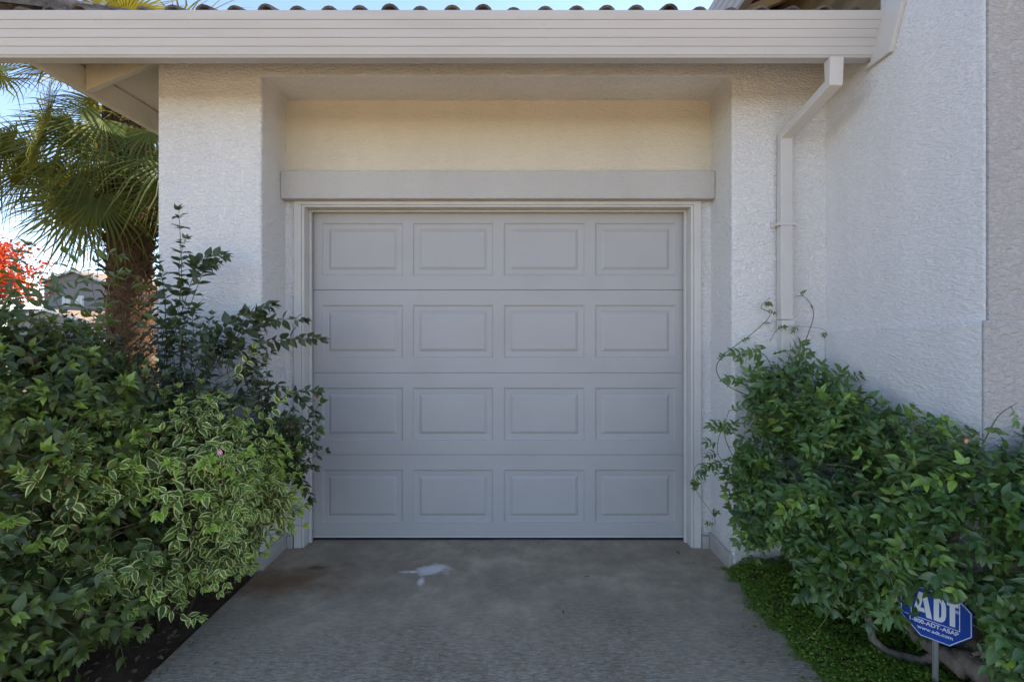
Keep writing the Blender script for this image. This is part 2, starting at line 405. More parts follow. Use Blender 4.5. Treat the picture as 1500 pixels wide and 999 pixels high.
# ------------------------------------------------------------------ the house
YF, YB, YD = 2.83, 3.13, 3.23
XL, XR = -1.4425, 1.266            # recess sides
XP, XW = -2.04, 1.808              # left corner, inside corner with the wing
YW = 1.873                         # front of the wing
ZR = 2.836                         # recess head
house = empty('house', (0, YF, 0), 'white stucco house with a closed panelled garage door under a tile roof', 'house')
mb = MB()
mb.prism([(XP,YF,-.3),(XL,YF,-.3),(XL,YF,ZR),(XR,YF,ZR),(XR,YF,-.3),(XW+.05,YF,-.3),(XW+.05,YF,3.02),(XP,YF,3.02)], (0,.60,0))
mb.box(XP, XP+.25, YF+.603, 10, -.3, 2.95)
front = mb.build('front_wall', M['stucco'], house, .012, 3)
OX0, OX1, OZ = -1.335, 1.152, 2.168
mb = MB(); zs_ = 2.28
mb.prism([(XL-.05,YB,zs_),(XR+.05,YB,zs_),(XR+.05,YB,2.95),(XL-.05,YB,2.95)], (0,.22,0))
mb.build('recess_wall', M['stucco_bounce'], house)
mb = MB()
mb.prism([(XL-.05,YB,-.3),(OX0,YB,-.3),(OX0,YB,OZ),(OX1,YB,OZ),(OX1,YB,-.3),(XR+.05,YB,-.3),(XR+.05,YB,zs_-.002),(XL-.05,YB,zs_-.002)], (0,.22,0))
mb.build('door_surround', M['stucco'], house, .006)
mb = MB(); mb.box(XL+.002, XR-.002, 3.055, YB+.01, 2.193, 2.367)
mb.build('lintel', M['stucco_smooth'], house, .007, 3)
# low plinths at the foot of the recess
mb = MB(); mb.box(XR-.018, XR+.1, YF-.012, YB+.05, -.2, .092); mb.box(OX1+.052, XR-.0185, YB-.03, YB+.05, -.2, .075)
mb.build('plinth', M['stucco_smooth'], house, .006); mb = MB(); mb.box(XL-.1, XL+.018, YF-.012, YB+.05, -.2, .092); mb.box(XL+.0185, OX0-.052, YB-.03, YB+.05, -.2, .075)
mb.build('plinth', M['stucco_smooth'], house, .006)
# door casing, jamb and stop
fr = MB()
cw, cy = .046, YB-.022
fr.prism([(OX0-cw,cy,-.02),(OX0,cy,-.02),(OX0,cy,OZ),(OX1,cy,OZ),(OX1,cy,-.02),(OX1+cw,cy,-.02),(OX1+cw,cy,OZ+.0245),(OX0-cw,cy,OZ+.0245)], (0,.0215,0))
j = .018
fr.prism([(OX0+.001,cy+.006,-.02),(OX0+j,cy+.006,-.02),(OX0+j,cy+.006,OZ-j*.7),(OX1-j,cy+.006,OZ-j*.7),(OX1-j,cy+.006,-.02),(OX1-.001,cy+.006,-.02),(OX1-.001,cy+.006,OZ-.001),(OX0+.001,cy+.006,OZ-.001)], (0,.20,0))
k = .034
fr.prism([(OX0+j+.001,YD-.045,-.01),(OX0+k,YD-.045,-.01),(OX0+k,YD-.045,OZ-.026),(OX1-k,YD-.045,OZ-.026),(OX1-k,YD-.045,-.01),(OX1-j-.001,YD-.045,-.01),(OX1-j-.001,YD-.045,OZ-j*.7-.001),(OX0+j+.001,YD-.045,OZ-j*.7-.001)], (0,.025,0))
fr.build('door_frame', M['trim'], house, .0025)

# garage door: four sections, each pressed with four raised panels
DX0, DX1 = -1.307, 1.137
gd = bpy.data.objects.new('garage_door', None); COL.objects.link(gd); gd.parent = house; gd.location = (0, YD-YF, 0)
zs = [.022] + [CZ-(y-PY0)/F*YD for y in (666,546,425)] + [2.155]
colpx = [(472,590),(605,722),(738,856),(872,990)]; rowpx = [(688,765),(568,645),(447,524),(327,404)]
def door_section(z0, z1, py0, py1):
    m = MB(); y = YD; g = .0022
    z0 += g; z1 -= g
    xs = [DX0]; rects = []
    zt, zb = CZ-(py0-PY0)/F*YD, CZ-(py1-PY0)/F*YD
    for a, b in colpx:
        rects.append(((a-PX0)/F*YD, (b-PX0)/F*YD))
    # face around the panels
    def q(x0,x1,za,zb_): m.add([(x0,y,za),(x1,y,za),(x1,y,zb_),(x0,y,zb_)], [(0,1,2,3)])
    q(DX0,DX1,z0,zb); q(DX0,DX1,zt,z1)
    px_ = DX0
    for a, b in rects:
        q(px_, a, zb, zt); px_ = b
    q(px_, DX1, zb, zt)
    prof = [(0,0),(.005,.0065),(.012,.0085),(.036,.0095),(.040,.011),(.058,.0025),(.061,.002)]
    for a, b in rects:
        for (i0,d0),(i1,d1) in zip(prof, prof[1:]):
            o = [(a+i0,y+d0,zb+i0),(b-i0,y+d0,zb+i0),(b-i0,y+d0,zt-i0),(a+i0,y+d0,zt-i0)]
            n_ = [(a+i1,y+d1,zb+i1),(b-i1,y+d1,zb+i1),(b-i1,y+d1,zt-i1),(a+i1,y+d1,zt-i1)]
            m.add(o+n_, [(0,1,5,4),(1,2,6,5),(2,3,7,6),(3,0,4,7)])
        i1, d1 = prof[-1]
        m.add([(a+i1,y+d1,zb+i1),(b-i1,y+d1,zb+i1),(b-i1,y+d1,zt-i1),(a+i1,y+d1,zt-i1)], [(0,1,2,3)])
    # rounded top and bottom lips and the returns
    m.add([(DX0,y,z1),(DX1,y,z1),(DX1,y+.006,z1+.003),(DX0,y+.006,z1+.003),(DX0,y+.04,z1+.003),(DX1,y+.04,z1+.003)], [(0,1,2,3),(3,2,5,4)])
    m.add([(DX0,y,z0),(DX1,y,z0),(DX1,y+.04,z0),(DX0,y+.04,z0)], [(3,2,1,0)])
    m.add([(DX0,y,z0),(DX0,y+.04,z0),(DX0,y+.04,z1),(DX0,y,z1)], [(3,2,1,0)])
    m.add([(DX1,y,z0),(DX1,y+.04,z0),(DX1,y+.04,z1),(DX1,y,z1)], [(0,1,2,3)])
    return m.build('door_section', M['door'], gd, fix=False)
for i in range(4): door_section(zs[i], zs[i+1], *rowpx[i])
mb = MB(); n = 40
for i in range(n):
    xa, xb = DX0+(DX1-DX0)*i/n, DX0+(DX1-DX0)*(i+1)/n
    f = lambda x: .003+.009*math.exp(-((x-.03)/.22)**2)
    mb.add([(xa,YD-.004,f(xa)),(xb,YD-.004,f(xb)),(xb,YD-.006,.012+f(xb)*.3),(xa,YD-.006,.012+f(xa)*.3),(xa,YD+.03,f(xa)),(xb,YD+.03,f(xb))], [(0,1,2,3),(4,5,1,0)])
mb.build('weather_seal', M['rubber'], gd)
mb = MB(); mb.box(DX0, DX1, YD-.0035, YD+.02, .0165, .0238)
mb.build('bottom_rail', M['trim'], gd)
mb = MB(); mb.box(OX0-.1, OX1+.1, 3.40, 3.44, -.1, 2.9)   # black sheet standing in for the unlit garage behind the door
mb.build('dark_backing', M['rubber'], house)

# wing: wall returning towards the camera, then a front
mb = MB(); mb.box(XW, 7.0, YW, 10, -.3, 3.55)
mb.build('wing_wall', M['stucco_side'], house, .014, 3)
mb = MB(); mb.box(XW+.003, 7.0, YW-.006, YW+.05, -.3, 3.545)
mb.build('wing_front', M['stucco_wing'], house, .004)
# thicker stucco below the drip line
mb = MB()
a = .020
mb.prism([(XR-.003,YF-a,-.2),(XW-.002,YF-a,-.2),(XW-.002,YF-a,1.365),(XR-.003,YF-a,1.362)], (0,.03,0))
mb.build('wainscot', M['stucco'], house, .013, 1); mb = MB()
mb.prism([(XW-a,YF-a-.001,-.2),(XW-a,YW-.002,-.2),(XW-a,YW-.002,1.412),(XW-a,YF-a-.001,1.365)], (.03,0,0))
mb.prism([(XW+.004,YF,-.2),(XW+.004,YF+.1,-.2),(XW+.004,YF+.1,.3),(XW+.004,YF,.3)], (.01,0,0))
mb.build('wainscot', M['stucco_side'], house, .013, 1)
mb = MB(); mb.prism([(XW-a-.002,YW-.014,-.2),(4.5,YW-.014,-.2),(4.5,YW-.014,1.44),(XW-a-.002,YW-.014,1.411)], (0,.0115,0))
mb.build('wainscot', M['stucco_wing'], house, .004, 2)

# eave: gutter
GX0 = -2.62
def gutter_profile(sy=1.0):
    # (outward offset from the back, height) stepped face
    f0 = [(.127,.176),(.122,.146)]
    pts = []
    zt, zb, n = .180, .006, 5
    for i in range(n):
        za = zt-(zt-zb)*i/n; zc = zt-(zt-zb)*(i+1)/n
        oa = .127-.070*i/n; oc = .127-.070*(i+1)/n
        pts += [(oa, za), (oc+.0045, zc+.0045), (oc+.0005, zc+.002)]
    return pts
GZ = 2.727
prof = gutter_profile()
mb = MB()
ring = [(.118,.184),(.127,.187)] + prof + [(.052,0.),(-.002,0.),(-.002,.17),(.004,.17),(.004,.006),(.050,.006),(.118,.176)]
mb.prism([(GX0, 2.494-o, GZ+h) for o, h in ring], (XW-.012-GX0, 0, 0))
gut = mb.build('gutter', M['gutter'], house)
mb = MB()
endp = [(.127,.187)] + prof + [(.052,0.),(0,0.),(0,.17)]
mb.prism([(XW-.011, 2.494-o, GZ+h) for o, h in endp], (.006,0,0))
mb.build('end_cap', M['gutter'], gut)
# downspout
dsx, dsw, dsd = 1.605, .068, .055
def rect_tube(path, w, d):
    m = MB(); vs = []
    for (x, y, z, tx, ty, tz) in path:     # centre + the local "depth" direction
        t_ = np.array([tx,ty,tz], float); t_ /= np.linalg.norm(t_)
        for a_, b_ in ((-1,-1),(1,-1),(1,1),(-1,1)):
            vs.append(np.array([x+a_*w/2, y, z])+t_*b_*d/2)
    k_ = len(path)
    fs = [(i*4+j_, i*4+(j_+1)%4, (i+1)*4+(j_+1)%4, (i+1)*4+j_) for i in range(k_-1) for j_ in range(4)]
    fs += [(0,1,2,3)[::-1], tuple((k_-1)*4+j_ for j_ in range(4))]
    m.add(vs, fs); return m
ds = rect_tube([(dsx,2.452,2.725,0,1,0),(dsx,2.452,2.605,0,.8,.75),(1.552,YF-.036,2.475,0,.8,.75),(1.550,YF-.036,1.435,0,1,0)], dsw, dsd)
dso = ds.build('downspout', M['trim'], house, .004)
d2 = rect_tube([(1.553,YF-.041,1.432,0,1,0),(1.553,YF-.041,.12,0,1,0)], .074, .058)
d2.build('lower_pipe', M['trim'], dso, .004)
mb = MB(); mb.box(1.550-.052, 1.550+.050, YF-.0655, YF-.004, 1.965, 1.985); mb.box(1.550-.062, 1.550-.036, YF-.012, YF-.002, 1.960, 1.99)
mb.build('pipe_strap', M['trim'], dso, .002)
# side fascia, rafters, sheathing
SFX = -2.47
mb = MB(); mb.box(SFX, SFX+.038, 2.496, 8, 2.733, 2.870); mb.box(SFX+.0385, XW-.02, 2.4965, 2.52, 2.75, 2.866)
mb.build('fascia_board', M['rafter'], house, .003)
mb = MB()
sl = .42
def zroof(x, y): return 2.895 + sl*min(x-SFX, y-2.45)
for ry in (2.80, 3.6, 4.4, 5.2):
    mb = MB()
    x0, x1 = SFX+.0395, XP+.02
    mb.prism([(x0,ry,2.752-.012),(x1,ry,2.752-.012+sl*(x1-x0)),(x1,ry,2.888+sl*(x1-x0)),(x0,ry,2.880)], (0,.04,0))
    mb.build('rafter', M['rafter'], house, .003)
mb = MB()
ridY = 6.4; run = ridY-2.42; XH = SFX+run
zc = 2.862
def P(x, y, dz=0): return (x, y, zc+sl*min(x-(SFX-.03), y-2.42)+dz)
x0 = SFX-.03
A_, B_, C_, D_ = P(x0,2.42), P(XW-.005,2.42), P(XW-.005,ridY), P(XH,ridY)
E_ = P(x0,10)
for dz, flip in ((0,1),(.025,0)):
    vs = [np.array(q)+(0,0,dz) for q in (A_,B_,(XW-.005,ridY,zc+sl*run),(XH,ridY,zc+sl*run),E_,(XH,10,zc+sl*run))]
    mb.add(vs, [(0,1,2,3),(0,3,5,4)])
mb.add([A_,B_,np.array(A_)+(0,0,.025),np.array(B_)+(0,0,.025)], [(0,1,3,2)])
mb.build('roof_sheathing', M['eave'], house, fix=False)
# barrel tiles on the front slope (two courses near the eave carry the look; the rest repeat upslope)
roof = MB()
pitch = 45.3/F*2.395; tx = (300-PX0)/F*2.395-6*pitch
ang = math.atan(sl); ca, sa = math.cos(ang), math.sin(ang)
def barrel(cx, y0, z0, ln, r0, r1, dirv, k=8, th=.012, jit=0):
    dirv = np.array(dirv, float); side = np.cross(dirv, [0,0,1]); side /= np.linalg.norm(side); upv = np.cross(side, dirv)
    b = np.array([cx,y0,z0]); vs = []; fs = []
    for e in range(2):
        r = r0 if e == 0 else r1
        for rr in (r, r-th):
            for i in range(k+1):
                a = math.pi*i/k
                vs.append(b+dirv*ln*e+side*math.cos(a)*rr+upv*math.sin(a)*rr)
    m = k+1
    for i in range(k):
        fs += [(i,i+1,2*m+i+1,2*m+i), (m+i+1,m+i,3*m+i,3*m+i+1), (i+1,i,m+i,m+i+1)]
    roof.add(vs, fs, True)
i = 0; x = tx
while x < XW-.04:
    for c_ in range(9):
        d0 = c_*.36; yy = 2.402+d0*ca; zz = 2.904+d0*sa+RNG.normal(0,.003)
        if x < x0+ (yy-2.42)-.06: continue
        if yy > ridY-.2: break
        barrel(x+RNG.normal(0,.003), yy+RNG.normal(0,.006), zz, .40, .049, .042, (0,ca,sa))
    x += pitch
# pans between barrels: a tile sheet under them
roof.add([(x0,2.385,2.8905),(XW-.006,2.385,2.8905),(XW-.006,ridY,2.8905+sl*(ridY-2.385)),(XH,ridY,2.8905+sl*(ridY-2.385))], [(0,1,2,3)])
roof.add([(x0,2.385,2.890),(XH,ridY,2.890+sl*(ridY-2.385)),(XH,10,2.890+sl*(ridY-2.385)),(x0,10,2.890)], [(0,1,2,3)])
# left slope barrels
y = 2.75
while y < 9.5:
    for c_ in range(4):
        d0 = c_*.36; xx = x0-.015+d0*ca
        if y < 2.42+(xx-x0)+.05: continue
        barrel(xx, y, 2.893+d0*sa, .40, .052, .049, (ca,0,sa), 6)
    y += pitch
# hip caps
hd = np.array([1,1,sl]); hl = np.linalg.norm(hd); hd = hd/hl
for c_ in range(9):
    s_ = c_*.34-.02; b = np.array([x0-.01,2.40,2.925])+hd*s_
    barrel(b[0], b[1], b[2]+RNG.normal(0,.004), .40, .095, .078, hd+np.array([0,0,.03]), 10, .016)
roof.build('roof', M['tile'], house, fix=False)
# trim board where the eave dies into the wing wall
mb = MB(); xb = XW-.022
pb = [(2.20,2.99),(2.262,2.995),(2.3705,2.90),(2.436,2.725),(2.492,2.690),(2.36,2.690),(2.262,2.90)]
mb.prism([(xb,2.275,2.955),(xb,2.36,2.955),(xb,2.395,2.90),(xb,2.455,2.712),(xb,2.50,2.690),(xb,2.325,2.690),(xb,2.235,2.92)], (.0215,0,0))
mb.build('end_board', M['trim'], house, .003)
mb = MB(); mb.prism([(XW-.012,2.41,2.86),(XW-.012,4.6,2.86+sl*2.19),(XW-.012,4.6,3.22+sl*2.19),(XW-.012,2.41,3.30)], (.011,0,0))
mb.build('roof_flashing', M['wood_raw'], house)
# wing eave above: gutter, soffit, fascia, roof
WX, WZ = 1.43, 3.40
mb = MB()
mb.prism([(WX-o+.05, 1.35, WZ+h) for o, h in ring], (0, 2.75, 0))
mb.build('wing_gutter', M['gutter'], house)
mb = MB()
mb.add([(WX+.045,1.36,3.47),(XW+.4,1.36,3.47+sl*(XW+.355-WX)),(XW+.4,8,3.47+sl*(XW+.355-WX)),(WX+.045,8,3.47)], [(0,1,2,3)])
mb.build('wing_sheathing', M['wood_raw'], house, fix=False)
mb = MB()
z1 = 3.50
mb.add([(WX-.04,1.34,z1+.06),(6,1.34,z1+.06+sl*4.6),(6,10,z1+.06+sl*4.6),(WX-.04,10,z1+.06),(WX-.04,1.34,z1+.09),(6,1.34,z1+.09+sl*4.6),(6,10,z1+.09+sl*4.6),(WX-.04,10,z1+.09)],
       [(3,2,1,0),(4,5,6,7),(0,1,5,4),(3,0,4,7)])
mb.build('wing_roof', M['tile'], house)
mb = MB()
for yy in (1.36, 1.97, 2.58, 3.19, 3.80):
    mb = MB()
    mb.prism([(WX+.055,yy,3.40),(XW+.1,yy,3.40+sl*(XW+.045-WX)),(XW+.1,yy,3.46+sl*(XW+.045-WX)),(WX+.055,yy,3.46)], (0,.04,0))
    mb.build('wing_rafter', M['eave'], house)

# ------------------------------------------------------------------ sign
SC = np.array([1.530, 1.80, .345]); W2 = .1175
al = R(51); dx = Vector((math.cos(al), -math.sin(al), 0)); up = Vector((.0, .0, 1)); nz = dx.cross(up); 
if nz.y > 0: nz = -nz
sign = empty('yard_sign', (SC[0], SC[1], -.05), 'blue octagonal security sign on a metal stake, half hidden in the vine', 'sign')
SC = SC+np.array([dx.x,dx.y,0])*.014
Msign = Matrix((( dx.x, up.x, nz.x, SC[0]), (dx.y, up.y, nz.y, SC[1]), (dx.z, up.z, nz.z, SC[2]), (0,0,0,1))) @ Matrix.Diagonal((.87,.87,1,1))
def sp(x, y, z): return tuple(Msign @ Vector((x, y, z)))
def octo(r, z): 
    t_ = r*math.tan(math.pi/8); return [(-t_,-r),(t_,-r),(r,-t_),(r,t_),(t_,r),(-t_,r),(-r,t_),(-r,-t_)]
mb = MB(); o8 = octo(W2, 0)
mb.prism([sp(x,y,-.004) for x,y in o8], tuple(nz*.004)); mb.build('sign_board', M['sign_blue'], sign, .001)
mb = MB()
def stroke(p0, p1, w, z=.0008):
    p0, p1 = np.array(p0), np.array(p1); d = (p1-p0)/np.linalg.norm(p1-p0); n_ = np.array([-d[1],d[0]])*w/2
    mb.add([sp(*(p0-n_),z), sp(*(p1-n_),z), sp(*(p1+n_),z), sp(*(p0+n_),z)], [(0,1,2,3)])
oo = octo(W2-.005, 0)
for i in range(8): stroke(oo[i], oo[(i+1)%8], .0028, .0008+.0001*(i%2))
stroke((-.110,-.040),(.0785,-.040), .0026, .0011); stroke((.078,-.042),(.078,.088), .0026, .0012); stroke((-.078,.088),(.0795,.088), .0026, .0013); stroke((-.078,-.04),(-.078,.088), .0026, .0014)
mb.build('sign_border', M['sign_white'], sign)
def text(body, x, y, size, off=0., sx=1., name='lettering', align='CENTER', shear=0):
    cu = bpy.data.curves.new(name, 'FONT'); cu.body = body; cu.size = size; cu.align_x = align; cu.offset = off; cu.extrude = .0004; cu.shear = shear
    o = bpy.data.objects.new(name, cu); COL.objects.link(o)
    me = bpy.data.meshes.new_from_object(o.evaluated_get(bpy.context.evaluated_depsgraph_get())); bpy.data.objects.remove(o)
    me.transform(Matrix.Diagonal((sx,1,1,1))); me.transform(Msign @ Matrix.Translation((x, y, .0012)))
    me.name = name
    return link(name, me, M['sign_white'], sign)
# heavy logo letters drawn as polygons
lg = MB()
def poly(pts, z=.0012): lg.prism([sp(x,y,z) for x,y in pts], tuple(nz*.0006))
poly([(-.074,-.030),(-.054,-.030),(-.0385,.045),(-.0385,.070),(-.052,.070)]); poly([(-.0383,.070),(-.026,.070),(-.008,-.030),(-.027,-.030),(-.0383,.045)])
poly([(-.0500,-.012),(-.0305,-.012),(-.0340,.005),(-.0465,.005)], .0013)
poly([(-.003,.070),(.014,.070),(.014,-.030),(-.003,-.030)])
poly([(.0142,.070),(.025,.067),(.033,.056),(.0365,.038),(.0365,.004),(.033,-.015),(.025,-.027),(.0142,-.030),(.0142,-.013),(.0195,-.009),(.0215,.002),(.0215,.038),(.0195,.049),(.0142,.053)])
poly([(.0385,.0705),(.075,.0705),(.075,.0520),(.0385,.0520)], .0014); poly([(.0475,.0518),(.0645,.0518),(.0645,-.030),(.0475,-.030)])
lg.build('logo', M['sign_white'], sign)
text('\u00ae', .0708, .028, .018, .0002, 1., 'registered_mark')
text('1-800-ADT-ASAP', -.006, -.0625, .0235, .0005, .95, 'phone_number')
text('www.adt.com', .000, -.086, .0205, .0003, 1.0, 'web_address')
mb = MB(); stx, sty = SC[0]-nz.x*.012, SC[1]-nz.y*.012
mb.prism([tuple(Vector((stx,sty,-.15))+dx*a_+nz*b_) for a_, b_ in ((-.009,-.004),(.009,-.004),(.009,.004),(.006,.004),(.006,-.001),(-.006,-.001),(-.006,.004),(-.009,.004))], (0,0,SC[2]+.2))
mb.build('stake', M['metal'], sign, .0008)

# ------------------------------------------------------------------ shrubs on the left
def bad_left(p):
    x, y, z = p
    if z < -.03: return True
    if y > YF-.012 and x > XP-.012 and x < XL+.01: return True
    if y > 3.05: return x > XP
    return False
def fill(pl, ells, n, ll, ratio, **kw):
    a = dict(ln=(.16,.34), up=.35, out=1., noise=.4, nodes=6, droop=.2); a.update({k: kw.pop(k) for k in list(kw) if k in a})
    for p, o, rho in surf_points(ells, n):
        d = nrm(o*a['out']+np.array([0,-.1,a['up']])+RNG.normal(0,a['noise'],3)); L = RNG.uniform(*a['ln'])
        pts = pl.path(p-d*L*.65, d, L, a['nodes'], a['droop'])
        pl.shoot(pts, ll*RNG.uniform(.8,1.2), ratio, outn=o, **kw)
def arch(pl, pix, ll, ratio, nodes, **kw):
    """a long free shoot through (px, py, Y) knots"""
    K = [at(*q) for q in pix]; pts = []
    for i in range(nodes+1):
        t_ = i/nodes*(len(K)-1); k_ = min(int(t_), len(K)-2); f_ = t_-k_
        p0, p1, p2, p3 = K[max(k_-1,0)], K[k_], K[k_+1], K[min(k_+2,len(K)-1)]
        pts.append(.5*((2*p1)+(-p0+p2)*f_+(2*p0-5*p1+4*p2-p3)*f_**2+(-p0+3*p1-3*p2+p3)*f_**3))
    pl.shoot(pts, ll, ratio, start=.05, **kw)
def twigs(pl, base, ends, mat_parent, r=.012):
    for e in ends:
        p0, p1 = np.array(base)+RNG.normal(0,.05,3)*(1,1,0), np.array(e); m_ = (p0+p1)/2+RNG.normal(0,.06,3)
        pl.stem.tube([p0, m_, p1], [r, r*.7, r*.35], 5)

# 1: dark broad-leaved shrub, nearest
EA = [((-2.15,1.98,.62),(.62,.50,.74)), ((-1.78,1.90,.50),(.30,.36,.56)), ((-2.75,2.05,.70),(.75,.6,.75)), ((-2.05,2.2,1.0),(.5,.35,.40)), ((-2.65,2.35,1.05),(.65,.4,.42)), ((-2.25,2.1,1.18),(.42,.3,.30)), ((-1.95,1.55,.35),(.35,.25,.4))]
sh = empty('broadleaf_shrub', (-2.15,1.95,-.06), 'tall dark olive broad-leaved shrub at the left edge of the bed', 'shrub')
pl = Plant(bad_left)
fill(pl, EA, 1450, .078, .46, tipyoung=.42, sag=.35, up=.2, ln=(.16,.36), nodes=5)
for q in [((95,470,2.2),(70,400,2.2),(120,365,2.15),(175,375,2.1)), ((60,500,2.2),(20,420,2.2),(40,360,2.2)), ((150,480,2.2),(110,440,2.2),(60,430,2.2),(15,440,2.2)),
          ((150,480,2.3),(135,420,2.3),(140,385,2.3)), ((30,480,2.1),(80,420,2.1),(130,408,2.1)), ((200,480,2.4),(215,430,2.4),(190,400,2.4))]:
    arch(pl, q, .068, .40, 9, tipyoung=.2, sag=.5, ang=66)
for p, o, rho in surf_points(EA, 110, .8):
    pl.stem.tube(pl.path(p-o*.10, nrm(o+RNG.normal(0,.8,3)), RNG.uniform(.14,.30), 6, RNG.uniform(-.2,.5), .25), [.0022,.002,.0018,.0016,.0014,.001,.0008], 4, False)
for _ in range(8):
    xx = RNG.choice([RNG.uniform(-10, 55), RNG.uniform(150, 215)]); yy = RNG.uniform(470, 520); Yd = RNG.uniform(2.0, 2.4); dxp = RNG.uniform(-45, 45)
    arch(pl, [(xx, yy, Yd), (xx+dxp*.5, yy-RNG.uniform(45,70), Yd), (xx+dxp*1.4, yy-RNG.uniform(70,120), Yd+RNG.uniform(-.05,.05))], .060, .42, 8, tipyoung=.3, sag=.4, ang=62)
twigs(pl, (-2.1,2.0,-.05), [c for c,_ in EA]+[(-2.3,1.9,1.1),(-1.8,1.9,.8),(-1.95,1.75,.9)], sh)
pl.build_leaves('foliage', M['leaf_dark'], sh, 'ovate', .09)
pl.stem.build('stems', M['stem_tan'], sh, fix=False)
print('shrub leaves', len(pl.B))

# 2: variegated shrub
EB = [((-1.44,2.24,.66),(.33,.32,.40)), ((-1.36,2.40,.56),(.27,.28,.30)), ((-1.60,2.10,.55),(.22,.26,.34)), ((-1.76,1.86,.74),(.22,.22,.24))]
sh = empty('variegated_shrub', (-1.6,2.25,-.06), 'cream-edged variegated shrub leaning over the driveway edge', 'shrub')
pl = Plant(bad_left)
fill(pl, EB, 480, .066, .47, tipyoung=.8, sag=.3, up=.25, ln=(.14,.32), nodes=5)
for q in [((330,560,2.3),(355,540,2.3),(372,510,2.3)), ((360,640,2.3),(400,600,2.3),(420,575,2.3)), ((230,880,2.0),(265,900,2.0),(292,905,2.0)), ((380,740,2.4),(410,750,2.4),(428,775,2.4))]:
    arch(pl, q, .062, .45, 6, tipyoung=.8, sag=.3)
twigs(pl, (-1.62,2.3,-.05), [c for c,_ in EB]+[(-1.3,2.3,.6),(-1.5,2.1,.9)], sh)
pl.build_leaves('foliage', M['leaf_var'], sh, 'ovate', .08)
pl.stem.build('stems', M['stem'], sh, fix=False)
mb = MB(); fc = at(323,662,1.93)
for k_ in range(5):
    a_ = k_*1.256; d_ = np.array([math.cos(a_), -.35, math.sin(a_)]); s_ = np.array([-math.sin(a_),0,math.cos(a_)])
    mb.add([fc, fc+d_*.006+s_*.004, fc+d_*.012, fc+d_*.006-s_*.004], [(0,1,2,3)])
mb.build('flower', M['petal_pink'], sh, fix=False)
print('variegated leaves', len(pl.B))

# 3: upright small-leaved shrub against the pier
EC = [((-1.62,2.50,1.10),(.32,.18,.30)), ((-1.86,2.52,.95),(.38,.22,.42)), ((-1.50,2.55,.90),(.30,.20,.45)), ((-1.32,2.66,.78),(.20,.17,.36)), ((-2.15,2.55,.9),(.3,.3,.5))]
sh = empty('upright_shrub', (-1.65,2.58,-.06), 'dark small-leaved shrub with long upright shoots against the white pier', 'shrub')
pl = Plant(bad_left)
fill(pl, EC, 640, .056, .50, tipyoung=.3, sag=.2, up=.55, ln=(.16,.36), nodes=6)
tall = [((235,560,2.5),(258,480,2.52),(266,400,2.54),(262,308,2.56)), ((262,470,2.54),(285,400,2.56),(300,380,2.58),(327,374,2.6)), ((245,500,2.5),(240,430,2.5),(232,380,2.5)),
        ((268,440,2.5),(262,390,2.5),(272,350,2.5)), ((300,560,2.55),(350,490,2.6),(400,470,2.65),(445,468,2.66)), ((330,520,2.6),(400,500,2.68),(440,495,2.7),(470,497,2.7)),
        ((320,540,2.55),(350,480,2.6),(380,455,2.65),(398,448,2.68)), ((300,540,2.55),(320,495,2.58),(345,465,2.6),(378,458,2.62)), ((380,600,2.6),(430,575,2.66),(465,572,2.68)), ((390,650,2.6),(430,640,2.64),(468,632,2.64)),
        ((400,560,2.6),(440,585,2.66),(466,610,2.66)), ((380,620,2.6),(425,660,2.64),(440,700,2.62),(455,730,2.6)), ((400,620,2.6),(440,625,2.66),(470,590,2.68)), ((395,690,2.62),(430,690,2.62),(445,715,2.62)),
        ((200,520,2.5),(215,470,2.5),(232,420,2.5)), ((290,520,2.5),(282,470,2.5),(288,450,2.5)), ((345,560,2.6),(372,520,2.6),(384,480,2.6))]
for q in tall:
    arch(pl, q, (.074 if q[0][1] < 575 and len(q) > 3 else .062), .54, 17 if len(q) > 3 else 10, tipyoung=.3, sag=.15, ang=60, shrink=.68)
for q in tall[:3]:
    arch(pl, [(a_+RNG.uniform(-9,9), b_+12, c_-.02) for a_, b_, c_ in q], .066, .52, 13, tipyoung=.3, sag=.15, shrink=.45)
twigs(pl, (-1.65,2.6,-.05), [c for c,_ in EC]+[(-1.69,2.52,1.35),(-1.3,2.65,1.1)], sh, .010)
pl.build_leaves('foliage', M['leaf_privet'], sh, 'ovate', .05)
pl.stem.build('stems', M['stem'], sh, fix=False)
print('privet leaves', len(pl.B))

# ------------------------------------------------------------------ trumpet vine on the right
nzv = np.array(nz); dxv = np.array(dx)
def bad_right(p):
    x, y, z = p
    if z < .02: return True
    if y > YF-.02 and x > XR: return True
    if y > 3.08: return True
    if x > XW-.014 and y > YW-.015: return True
    q = p-SC; n_ = np.dot(q, nzv); u_ = np.dot(q, dxv)
    if -.03 < n_ < .9 and -.034 < u_ < .130 and q[2] < .084+.1*n_+.35*max(0,u_-.03) and q[2] > -.40: return True
    return False
ED = [((1.52,2.15,.36),(.27,.30,.25)), ((1.50,2.30,.68),(.36,.36,.40)), ((1.50,2.58,.98),(.21,.17,.30)), ((1.36,2.50,.55),(.20,.22,.36)), ((1.72,1.88,.66),(.40,.32,.36)), ((2.05,1.62,.62),(.55,.24,.38)), ((1.82,1.55,.50),(.32,.22,.42)), ((1.58,1.78,.66),(.20,.22,.26)), ((2.2,1.5,.35),(.5,.25,.35))]
vine = empty('trumpet_vine', (1.62,1.95,-.06), 'glossy green vining shrub sprawling against the white wing wall', 'shrub')
pl = Plant(bad_right)
